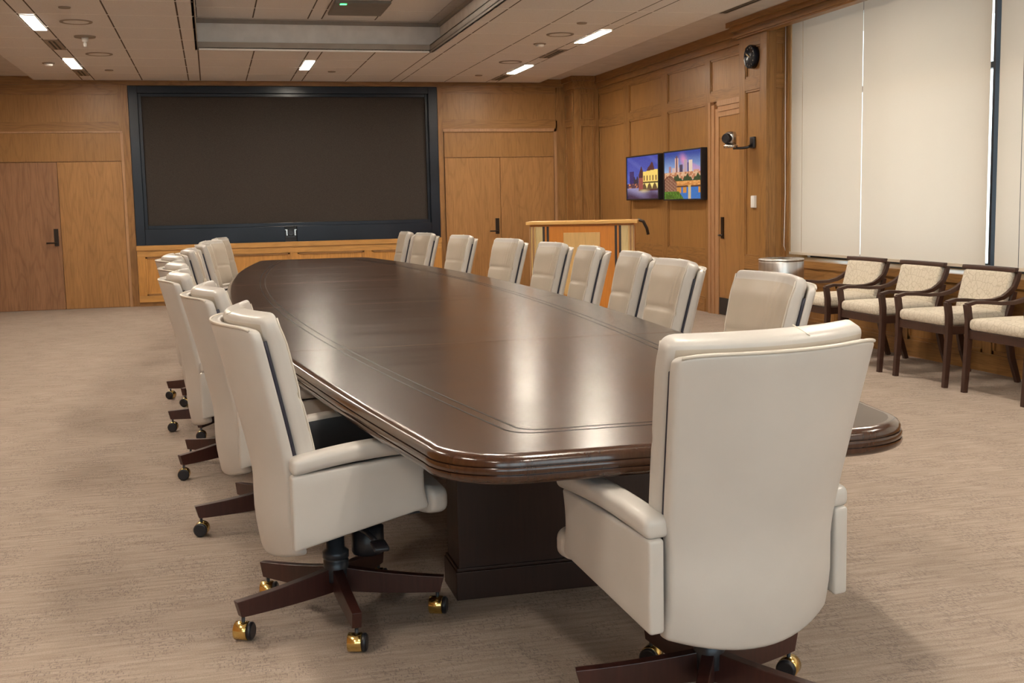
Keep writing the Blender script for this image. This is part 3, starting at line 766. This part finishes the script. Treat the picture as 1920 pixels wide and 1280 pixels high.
for x, y, l in ((-1.84, 15.41, 'small white smoke detector near the left ceiling edge'), (3.78, 13.15, 'small white smoke detector between the right speakers')):
    t = thing('smoke_detector', l, 'smoke detector', (x, y, CZ-.04), 0, 'smoke detectors')
    MB().lathe([(.07, .03), (.075, .0395)], 'vent', 24).build('base', t); MB().lathe([(.035, .0), (.05, .012), (.052, .0298)], 'white', 24).build('cap', t)
t = thing('ceiling_microphone', 'square grey ceiling microphone panel with a green light', 'microphone', (1.70, 13.15, TZ-.03))
MB().box(-.30, .30, -.42, .42, .0, .0295, 'mic').build('panel', t, bevel=.003); MB().box(-.245, -.175, -.37, -.31, -.006, -.0005, 'led').build('status_light', t)
t = thing('linear_diffuser', 'long dark slot air diffuser in the ceiling border above the windows', 'air diffuser', (5.14, 6.0, BORD-.01))
MB().box(-.06, .06, -5.2, 5.15, .004, .0098, 'vent').build('plate', t)
for s in (-1, 1): MB().box(s*.025-.014, s*.025+.014, -5.18, 5.13, 0, .0038, 'grille').build('slot', t)

# ================================================================= TABLE
CX, YC, Y0, Y1 = 1.185, 8.45, 2.69, 14.24
def hw(y): return 1.105-.0139*(y-YC)**2
def outline(ins, rc=.22, n=40):
    """table plan inset by ins"""
    y0, y1 = Y0+ins, Y1-ins; pts = []
    rc = max(.04, rc-ins*.5)
    ys = [y0+rc+(y1-y0-2*rc)*i/n for i in range(n+1)]
    right = [(CX+hw(y)-ins, y) for y in ys]
    def corner(cx, cy, a0, a1): return [(cx+rc*math.cos(a0+(a1-a0)*i/8), cy+rc*math.sin(a0+(a1-a0)*i/8)) for i in range(1, 8)]
    xr0, xr1 = right[0][0], right[-1][0]
    pts += right
    pts += corner(xr1-rc, y1-rc, 0, PI/2)
    pts += [(xr1-rc, y1), (2*CX-xr1+rc, y1)]
    pts += corner(2*CX-xr1+rc, y1-rc, PI/2, PI)
    pts += [(2*CX-x, y) for x, y in right[::-1]]
    pts += corner(2*CX-xr0+rc, y0+rc, PI, 1.5*PI)
    pts += [(2*CX-xr0+rc, y0), (xr0-rc, y0)]
    pts += corner(xr0-rc, y0+rc, 1.5*PI, 2*PI)
    return pts
tb = thing('conference_table', 'long boat-shaped dark walnut conference table', 'table', (CX, YC, 0))
LT = (-CX, -YC, 0)
def ring(mb, prof, k, smooth=True):
    rows_ = [[(x, y, z) for x, y in outline(ins)] for ins, z in prof]; n = len(rows_[0]); vs = [p for r in rows_ for p in r]; fs = []
    for i in range(len(prof)-1):
        for j in range(n): fs.append((i*n+j, i*n+(j+1) % n, (i+1)*n+(j+1) % n, (i+1)*n+j))
    mb.add(vs, fs, k, smooth)
INB = .30
c = MB(); o1 = outline(INB); o0 = outline(.03)
n = len(o1); c.add([(x, y, TOP) for x, y in o1], [tuple(range(n))], 'top')
c.add([(x, y, TOP-.001) for x, y in o1], [tuple(range(n))[::-1]], 'top')
c.build('tabletop', tb, loc=LT)
c = MB()
ring(c, [(INB-.001, TOP), (.03, TOP)], 'border', False)
oo = outline(.05); n = len(oo)
c.add([(x, y, TOP-.074) for x, y in oo], [tuple(range(n))[::-1]], 'edge')
c.build('border', tb, loc=LT)
c = MB()
for pr in ([(.030, TOP), (.022, TOP-.0005), (.013, TOP-.003), (.006, TOP-.008), (.001, TOP-.016), (0, TOP-.0275)], [(0, TOP-.0275), (.005, TOP-.028)], [(.005, TOP-.028), (.005, TOP-.0305)], [(.005, TOP-.0305), (-.002, TOP-.031)],
           [(-.002, TOP-.031), (-.004, TOP-.036), (-.004, TOP-.043), (-.003, TOP-.047)], [(-.003, TOP-.047), (.003, TOP-.0475)], [(.003, TOP-.0475), (.003, TOP-.050)], [(.003, TOP-.050), (-.004, TOP-.0505)],
           [(-.004, TOP-.0505), (-.005, TOP-.058), (-.003, TOP-.065), (.002, TOP-.070), (.010, TOP-.074)], [(.010, TOP-.074), (.052, TOP-.0745)]):
    ring(c, pr, 'edge')
c.build('edge_moulding', tb, loc=LT)
c = MB()
for q in (.255, .295): c = MB(); ring(c, [(q+.008, TOP+.0004), (q, TOP+.0004)], 'inlay', False); c.build('inlay_line', tb, loc=LT)
for q in range(1, 5):
    y = Y0+.03+(Y1-Y0)*q/5; h_ = hw(y)-.02
    MB().box(CX-h_, CX+h_, y-.0014, y+.0014, TOP+.0001, TOP+.0007, 'seam').build('seam', tb, loc=LT)
for q, (a, b2) in enumerate(((3.79, 4.0), (6.0, 6.21), (8.35, 8.56), (10.7, 10.91), (12.95, 13.16))):
    c = MB(); xx = .425
    c.box(CX-xx+.008, CX+xx-.008, a+.008, b2-.008, .105, TOP-.0752, 'plinth'); c.box(CX-xx-.004, CX+xx+.004, a-.004, b2+.004, .0, .10, 'plinth')
    c.box(CX-xx, CX+xx, a, b2, .10, .112, 'plinth'); c.build('pedestal', tb, loc=LT, bevel=.003)

# ================================================================= CONFERENCE CHAIR
def sm(t): t = clamp(t); return t*t*(3-2*t)
ZT = 1.014
def wz(z): return .505+.090*clamp((z-.50)/.50)**1.1
def yc_(z):                                   # y of the shell's outer corner line
    t = max(0, z-.50)
    return -.185-.245*t*t/(t+.09)*.95 - .03*sm((.42-z)/.2)*-1
def shellpt(x, d, z):                         # x in -1..1, d = distance forward of the outer face
    sag = .070+.010*clamp((z-.5)/.5)
    hwid = wz(z)/2
    return (x*hwid, yc_(z)-sag*(1-x*x)+d, z)
def make_chair(name, label):
    t = thing(name, label, 'chair', (0, 0, 0), 0, 'beige leather chairs around the conference table')
    # outer shell
    def f(x, y, z):
        u = x/.25; d = y+.018
        lowc = z
        if z < .45: lowc = z-.045*(1-u*u)*(.45-z)/.15
        p = shellpt(u, d, z)
        return (p[0]*(1-.012*sm((z-ZT+.03)/.03)), p[1], lowc-.010*sm((z-ZT+.05)/.05)*abs(u)**10)
    c = MB(); c.rbox(.25, .018, (ZT-.30)/2, .012, 'leather', (16, 1, 22), f, c=(0, 0, (ZT+.30)/2)); sh = c.build('back_shell', t)
    c = MB(); pts = []
    for i in range(-20, 21): u = i/20*.975; p = shellpt(u, .003, ZT); pts.append((p[0]*.99, p[1], p[2]-.001-.010*abs(u)**10))
    c.tube(pts, .0045, 'piping', 8)
    c.build('piping', sh)
    # zipper gap strip each side
    for s in (-1, 1):
        pts = [shellpt(s*.965, .041, z) for z in [.52+.45*i/14 for i in range(15)]]; MB().tube(pts, .0065, 'zip', 6).build('side_gap', sh)
    # back cushion
    ZC0, ZC1 = .46, 1.060
    def g_(x, y, z):
        u = x/.25
        th = .060+.022*(1-u*u)-.012*sm((z-.95)/.1)
        frac = (y+.055)/.11                   # 0 outer .. 1 front
        d = .043+frac*th
        zz = z
        if z > .9:                            # top slopes up towards the front
            zz = z-.020*(1-frac)*(z-.9)/.14
        wing = .006*sm((abs(u)-.45)/.4)*frac
        p = shellpt(u*.99, d+wing, min(zz, 1.03)); x_, y_ = p[0], p[1]
        if frac > .8:                         # horizontal seam and soft pleats
            y_ -= .007*math.exp(-((z-.80)/.010)**2)
            y_ += .0034*math.exp(-((u+.08+.5*(z-.9))/.20)**2)*math.sin(u*34+z*9)*sm((z-.80)/.05)*sm((1.05-z)/.06)
            y_ += .012*math.exp(-((z-.66)/.10)**2)*(1-u*u)
        return (x_, y_, zz)
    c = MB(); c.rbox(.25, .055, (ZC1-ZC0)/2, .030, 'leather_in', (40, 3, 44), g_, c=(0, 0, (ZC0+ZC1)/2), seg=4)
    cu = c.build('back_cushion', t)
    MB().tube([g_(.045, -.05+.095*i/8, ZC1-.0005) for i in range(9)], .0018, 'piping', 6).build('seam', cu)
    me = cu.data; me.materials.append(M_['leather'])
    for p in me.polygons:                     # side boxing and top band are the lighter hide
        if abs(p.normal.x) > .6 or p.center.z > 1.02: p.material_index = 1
    for s in (-1, 1):
        pts = [g_(s*.243, .046, ZC0+.03+(ZC1-ZC0-.05)*i/20) for i in range(21)]; MB().tube(pts, .0028, 'piping', 6).build('piping', cu)
    # seat
    def h(x, y, z):
        k = (y-.07)/.24
        zz = z+.012*(1-(x/.25)**2)*(1 if z > .45 else 0)-.025*sm(k)*(1 if z > .45 else .0)
        return (x*(1+.185*sm((y-.225)/.025)), y, zz)
    c = MB(); c.rbox(.252, .24, .055, .030, 'leather', (10, 30, 2), h, c=(0, .072, .445), seg=4); se = c.build('seat', t)
    c = MB(); c.box(-.20, .20, -.12, .24, .375, .392, 'black'); c.build('seat_pan', t)
    # arms
    for s in (-1, 1):
        def a_(x, y, z, s=s):
            k = clamp((y+.185)/.425)
            bot = .325+.095*k; top = .560+.040*k
            q = (z-.325)/.235
            yy = y-.014*k*math.sin(PI*clamp(q))*k
            return (x, yy, bot+(top-bot)*q)
        c = MB(); c.rbox(.022, .2125, .1175, .010, 'leather', (1, 14, 8), a_, c=(s*.287, .0275, .4425)); ar = c.build('armrest', t)
        def b_(x, y, z, s=s):
            k = clamp((y+.185)/.44)
            return (x, y, z+.040*k+.012*math.sin(PI*k))
        c = MB(); c.rbox(.0365, .226, .0275, .020, 'leather', (2, 16, 1), b_, c=(s*.279, .043, .584), seg=5); c.build('arm_pad', ar)
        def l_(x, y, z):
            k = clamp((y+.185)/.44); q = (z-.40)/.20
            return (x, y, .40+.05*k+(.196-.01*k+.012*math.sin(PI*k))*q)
        c = MB(); c.rbox(.0015, .20, .10, .0012, 'arm_shadow', (1, 12, 4), l_, c=(s*.2405, .035, .50), seg=1); c.build('arm_shadow_sheet', ar)  # thin black sheet, paints the under-table shade onto the arm's inner side
        c = MB()
        pts = [a_(s*.300, .238, .335+.22*i/12) for i in range(13)]; c.tube([(a, b2, z) for a, b2, z in pts], .0035, 'piping', 6); c.build('piping', ar)
    # mechanism
    c = MB(); c.rbox(.055, .13, .028, .012, 'black', (2, 4, 1), lambda x, y, z: (x, y, z+.12*max(0, y)), c=(0, .03, .335)); c.box(-.16, .16, -.02, .10, .355, .376, 'black'); c.build('tilt_mechanism', t)
    c = MB(); c.lathe([(.05, .205), (.055, .215), (.055, .295), (.03, .302)], 'black', 20, Matrix.Translation((0, .11, 0))); c.build('tension_knob', t)
    c = MB(); c.lathe([(.022, .09), (.022, .12), (.040, .125), (.042, .195), (.034, .20), (.044, .205), (.044, .225), (.030, .235), (.030, .31)], 'black_metal', 24); c.build('column', t)
    for s in (1,):
        c = MB(); c.tube([(.05, .04, .33), (.18, .07, .325), (.25, .08, .315)], .009, 'black', 8)
        c.rbox(.032, .025, .008, .007, 'black', (2, 2, 1), lambda x, y, z: (x, y, z-.15*(x-.25)), c=(.28, .085, .312)); c.build('lever', t)
    # star base : five legs and casters
    for i in range(5):
        a = 2*PI*i/5
        c = MB(); pts = []; sz = []
        for j in range(9):
            k = j/8; r = .018+.340*k
            ztop = .172-.060*k+.018*k*k; hgt = .082-.030*k
            pts.append((r, 0, ztop-hgt/2)); sz.append((.034-.004*k, hgt))
        c.sweep(pts, sz, 'leg', side=(0, 1, 0))
        c.v = [(x-.012*(1 if x > .34 else 0)*(1 if z < .09 else 0), y, z) for x, y, z in c.v]; lg = c.build('leg', t, bevel=.002); lg.rotation_euler = (0, 0, a)
        c = MB(); c.lathe([(.006, .045), (.006, .075)], 'black_metal', 10)
        rot = Matrix.Translation((0, 0, .0300)) @ Matrix.Rotation(PI/2, 4, 'Y')
        c.lathe([(.0270, -.027), (.0298, -.025), (.0298, .015), (.0280, .017)], 'brass', 28, rot)
        c.lathe([(.024, .0171), (.0285, .019), (.0285, .028), (.023, .032)], 'black', 28, rot)
        c.lathe([(.018, -.028), (.0235, -.027), (.0235, -.0241)], 'black', 28, rot)
        cs = c.build('caster', t); cs.location = (.335*math.cos(a), .335*math.sin(a), 0)
    return t

CH = [  # x, y, rotation, base angle (world, degrees), label
 (.345, 3.77, -1.47, 202, 'beige leather chair at the near left corner of the table'),
 (.225, 4.97, -1.50, 190, 'second beige leather chair from the near end, left side of the table'),
 (.085, 6.17, -1.55, 140, 'third beige leather chair from the near end, left side of the table'),
 (.035, 7.30, -1.50, 170, 'fourth beige leather chair from the near end, left side of the table'),
 (-.035, 8.55, -1.45, 160, 'fifth beige leather chair from the near end, left side of the table'),
 (.066, 9.72, -1.59, 150, 'sixth beige leather chair from the near end, left side of the table'),
 (.164, 11.0, -1.62, 170, 'third beige leather chair from the far end, left side of the table'),
 (.20, 11.95, -1.90, 180, 'second beige leather chair from the far end, left side of the table'),
 (.313, 13.02, -1.76, 200, 'beige leather chair at the far left corner of the table'),
 (1.985, 4.34, 1.532, 10, 'beige leather chair at the near right of the table, just beyond the end chair'),
 (2.085, 5.60, 1.47, 30, 'second beige leather chair from the near end, right side of the table'),
 (2.24, 6.625, 1.434, 50, 'third beige leather chair from the near end, right side of the table'),
 (2.321, 7.709, 1.467, 20, 'fourth beige leather chair from the near end, right side, before the lectern'),
 (2.322, 8.594, 1.599, 5, 'middle beige leather chair on the right side, left half of the lectern behind it'),
 (2.302, 9.858, 1.701, 15, 'fourth beige leather chair from the far end, right side of the table'),
 (2.212, 11.43, 1.696, 40, 'third beige leather chair from the far end, right side of the table'),
 (2.086, 12.796, 1.70, 60, 'second beige leather chair from the far end, right side of the table'),
 (1.995, 13.669, 1.554, 25, 'beige leather chair at the far right corner of the table'),
 (1.226, 2.735, .215, 24, 'large foreground beige leather chair at the near end of the table, seen from behind'),
]
proto = None
for i, (x, y, r, ba, lab) in enumerate(CH):
    if proto is None: proto = make_chair('conference_chair', lab); o = proto; o.location = (x, y, 0); o.rotation_euler = (0, 0, r)
    else: o = dup(proto, (x, y, 0), r, lab)
    k = 0; kc = 0; rr = random.Random(i*7+3)
    for chd in o.children:
        nm = chd.name.split('.')[0]
        if nm == 'leg': chd.rotation_euler = (0, 0, math.radians(ba)-r+2*PI*k/5); k += 1
        if nm == 'caster':
            a = math.radians(ba)-r+2*PI*kc/5; chd.location = (.335*math.cos(a), .335*math.sin(a), 0); kc += 1
            chd.rotation_euler = (0, 0, math.radians({0: -18, 18: 222}.get(i, 255 if i < 9 else 120)+rr.uniform(-14, 14))-r)

# ================================================================= GUEST CHAIRS
def make_guest():
    t = thing('guest_armchair', 'x', 'chair', (0, 0, 0), 0, 'guest armchairs under the windows')
    W2 = .305
    bp = lambda z: -.225-.095*clamp((z-.42)/.40)**1.1
    for s in (-1, 1):
        # front leg
        c = MB(); c.sweep([(s*W2, .285, 0), (s*W2, .272, .2), (s*W2, .262, .38), (s*W2, .262, .50), (s*W2, .275, .585), (s*W2, .282, .612)], [(.036, .034), (.036, .040), (.036, .044), (.036, .044), (.036, .044), (.036, .040)], 'frame'); c.build('front_leg', t, bevel=.003)
        # arm : sweeps from the back stile forward
        pts = [(s*.285, bp(.80)+.0, .80), (s*.287, bp(.74), .74), (s*.290, bp(.69)+.012, .69), (s*.296, -.225, .650), (s*.303, -.17, .622), (s*W2, -.09, .606), (s*W2, .02, .606), (s*W2, .13, .618), (s*W2, .22, .622), (s*W2, .285, .606)]
        c = MB(); c.sweep(pts, [(.030, .034)]*3+[(.032, .034), (.036, .030), (.042, .026), (.044, .024), (.044, .024), (.044, .024), (.040, .024)], 'frame'); c.build('armrest', t, bevel=.003)
        # rear leg with lower stile
        c = MB(); c.sweep([(s*.285, -.335, 0), (s*.285, -.275, .18), (s*.285, -.238, .36), (s*.285, -.228, .46), (s*.287, bp(.56), .56), (s*.288, bp(.66), .66)], [(.034, .036), (.034, .044), (.034, .050), (.034, .048), (.032, .04), (.03, .034)], 'frame'); c.build('rear_leg', t, bevel=.003)
    c = MB(); c.box(-.288, .288, .235, .272, .375, .435, 'frame'); c.box(-.288, .288, -.245, -.215, .375, .435, 'frame')
    for s in (-1, 1): c.box(s*.272, s*.298, -.22, .24, .375, .435, 'frame')
    c.build('seat_rail', t, bevel=.003)
    def h(x, y, z): return (x, y, z+(.020*(1-(x/.28)**2)*(1-((y-.01)/.28)**4) if z > .46 else 0))
    c = MB(); c.rbox(.278, .268, .040, .030, 'uph', (8, 8, 2), h, c=(0, .02, .475), seg=4); c.build('seat', t)
    def b_(x, y, z): return (x, y+bp(z)+.02*(x/.27)**2+.012, z)
    c = MB(); c.rbox(.268, .024, .170, .018, 'uph', (8, 1, 8), b_, c=(0, 0, .625), seg=3); c.build('backrest', t)
    def tr_(x, y, z): return (x, y+bp(z)+.02*(x/.27)**2+.008, z)
    c = MB(); c.rbox(.300, .017, .017, .004, 'frame', (8, 1, 1), tr_, c=(0, 0, .812), seg=1); c.build('top_rail', t)
    return t
gproto = None
GL = [(9.02, 'patterned cream guest armchair nearest the steel bin'), (8.19, 'patterned cream guest armchair, second from the steel bin'), (7.36, 'patterned cream guest armchair in front of the dark window mullion'), (6.53, 'patterned cream guest armchair cut off by the right edge of the picture')]
for y, lab in GL:
    if gproto is None: gproto = make_guest(); o = gproto; o.location = (5.25, y, 0); o.rotation_euler = (0, 0, PI/2); o['label'] = lab
    else: o = dup(gproto, (5.25, y, 0), PI/2, lab)

# ================================================================= BIN
t = thing('waste_bin', 'round brushed stainless steel waste bin beside the oak column', 'waste bin', (5.33, 10.2, 0))
b = NB('striped reflection steel'); n = b.noise(b.coords((30, 30, .2)), 1, 3)
b.set(Base_Color=b.ramp(n, [(.3, (.5, .48, .47)), (.7, (.72, .71, .7))]), Roughness=.32, Metallic=1.0, Anisotropic=.5); M_['bin'] = b.m
MB().lathe([(.205, .0), (.215, .01), (.215, .745), (.213, .752)], 'bin', 48).build('body', t)
c = MB(); c.lathe([(.212, .7525), (.216, .755), (.216, .775), (.205, .780), (.15, .780), (.148, .76)], 'bin', 48); c.build('rim', t)
MB().lathe([(.146, .765), (.146, .768)], 'black', 32).build('opening', t)

# ================================================================= LECTERN
t = thing('lectern', 'wide maple lectern with an orange front panel and dark stripes', 'lectern', (3.92, 12.1, 0), math.radians(-22))
W = .57
c = MB(); c.box(-W, W, .0, .50, .03, 1.12, 'lec_orange'); c.build('body', t, bevel=.003)
c = MB(); c.box(-.36, .36, -.02, -.0005, .03, 1.10, 'lec_orange'); c.build('front_panel', t, bevel=.002)
c = MB(); c.box(-.20, .20, -.035, -.0205, .35, 1.03, 'lec_pale'); c.build('inset_panel', t, bevel=.002)
for s in (-1, 1):
    c = MB(); c.box(s*.36, s*.385, -.024, -.0005, .03, 1.10, 'lec_dark'); c.box(s*.405, s*.430, -.024, -.0005, .03, 1.10, 'lec_dark'); c.build('dark_stripe', t)
    c = MB(); c.box(s*.385, s*.405, -.020, -.0005, .03, 1.10, 'lec_orange'); c.build('stripe', t)
    c = MB(); c.box(s*.430, s*.505, -.020, -.0005, .03, 1.10, 'lec_cream'); c.build('cream_stripe', t)
    c = MB()
    for q in range(4): c.box(s*(.507+q*.018), s*(.521+q*.018), -.028, -.0005, .03, 1.10, 'jamb' if q % 2 else 'lec_pale')
    c.build('fluted_post', t)
c = MB(); c.box(-.61, .61, -.06, .53, 1.1205, 1.155, 'lec_top'); c.build('top', t, bevel=.006)
c = MB(); c.tube([(.60, .50, 1.15), (.66, .52, 1.13), (.70, .54, 1.05), (.715, .55, .98)], .018, 'lec_dark', 10); c.build('side_rail', t)
c = MB(); c.box(-.575, .575, -.03, .51, 0, .0295, 'lec_dark'); c.build('base', t)
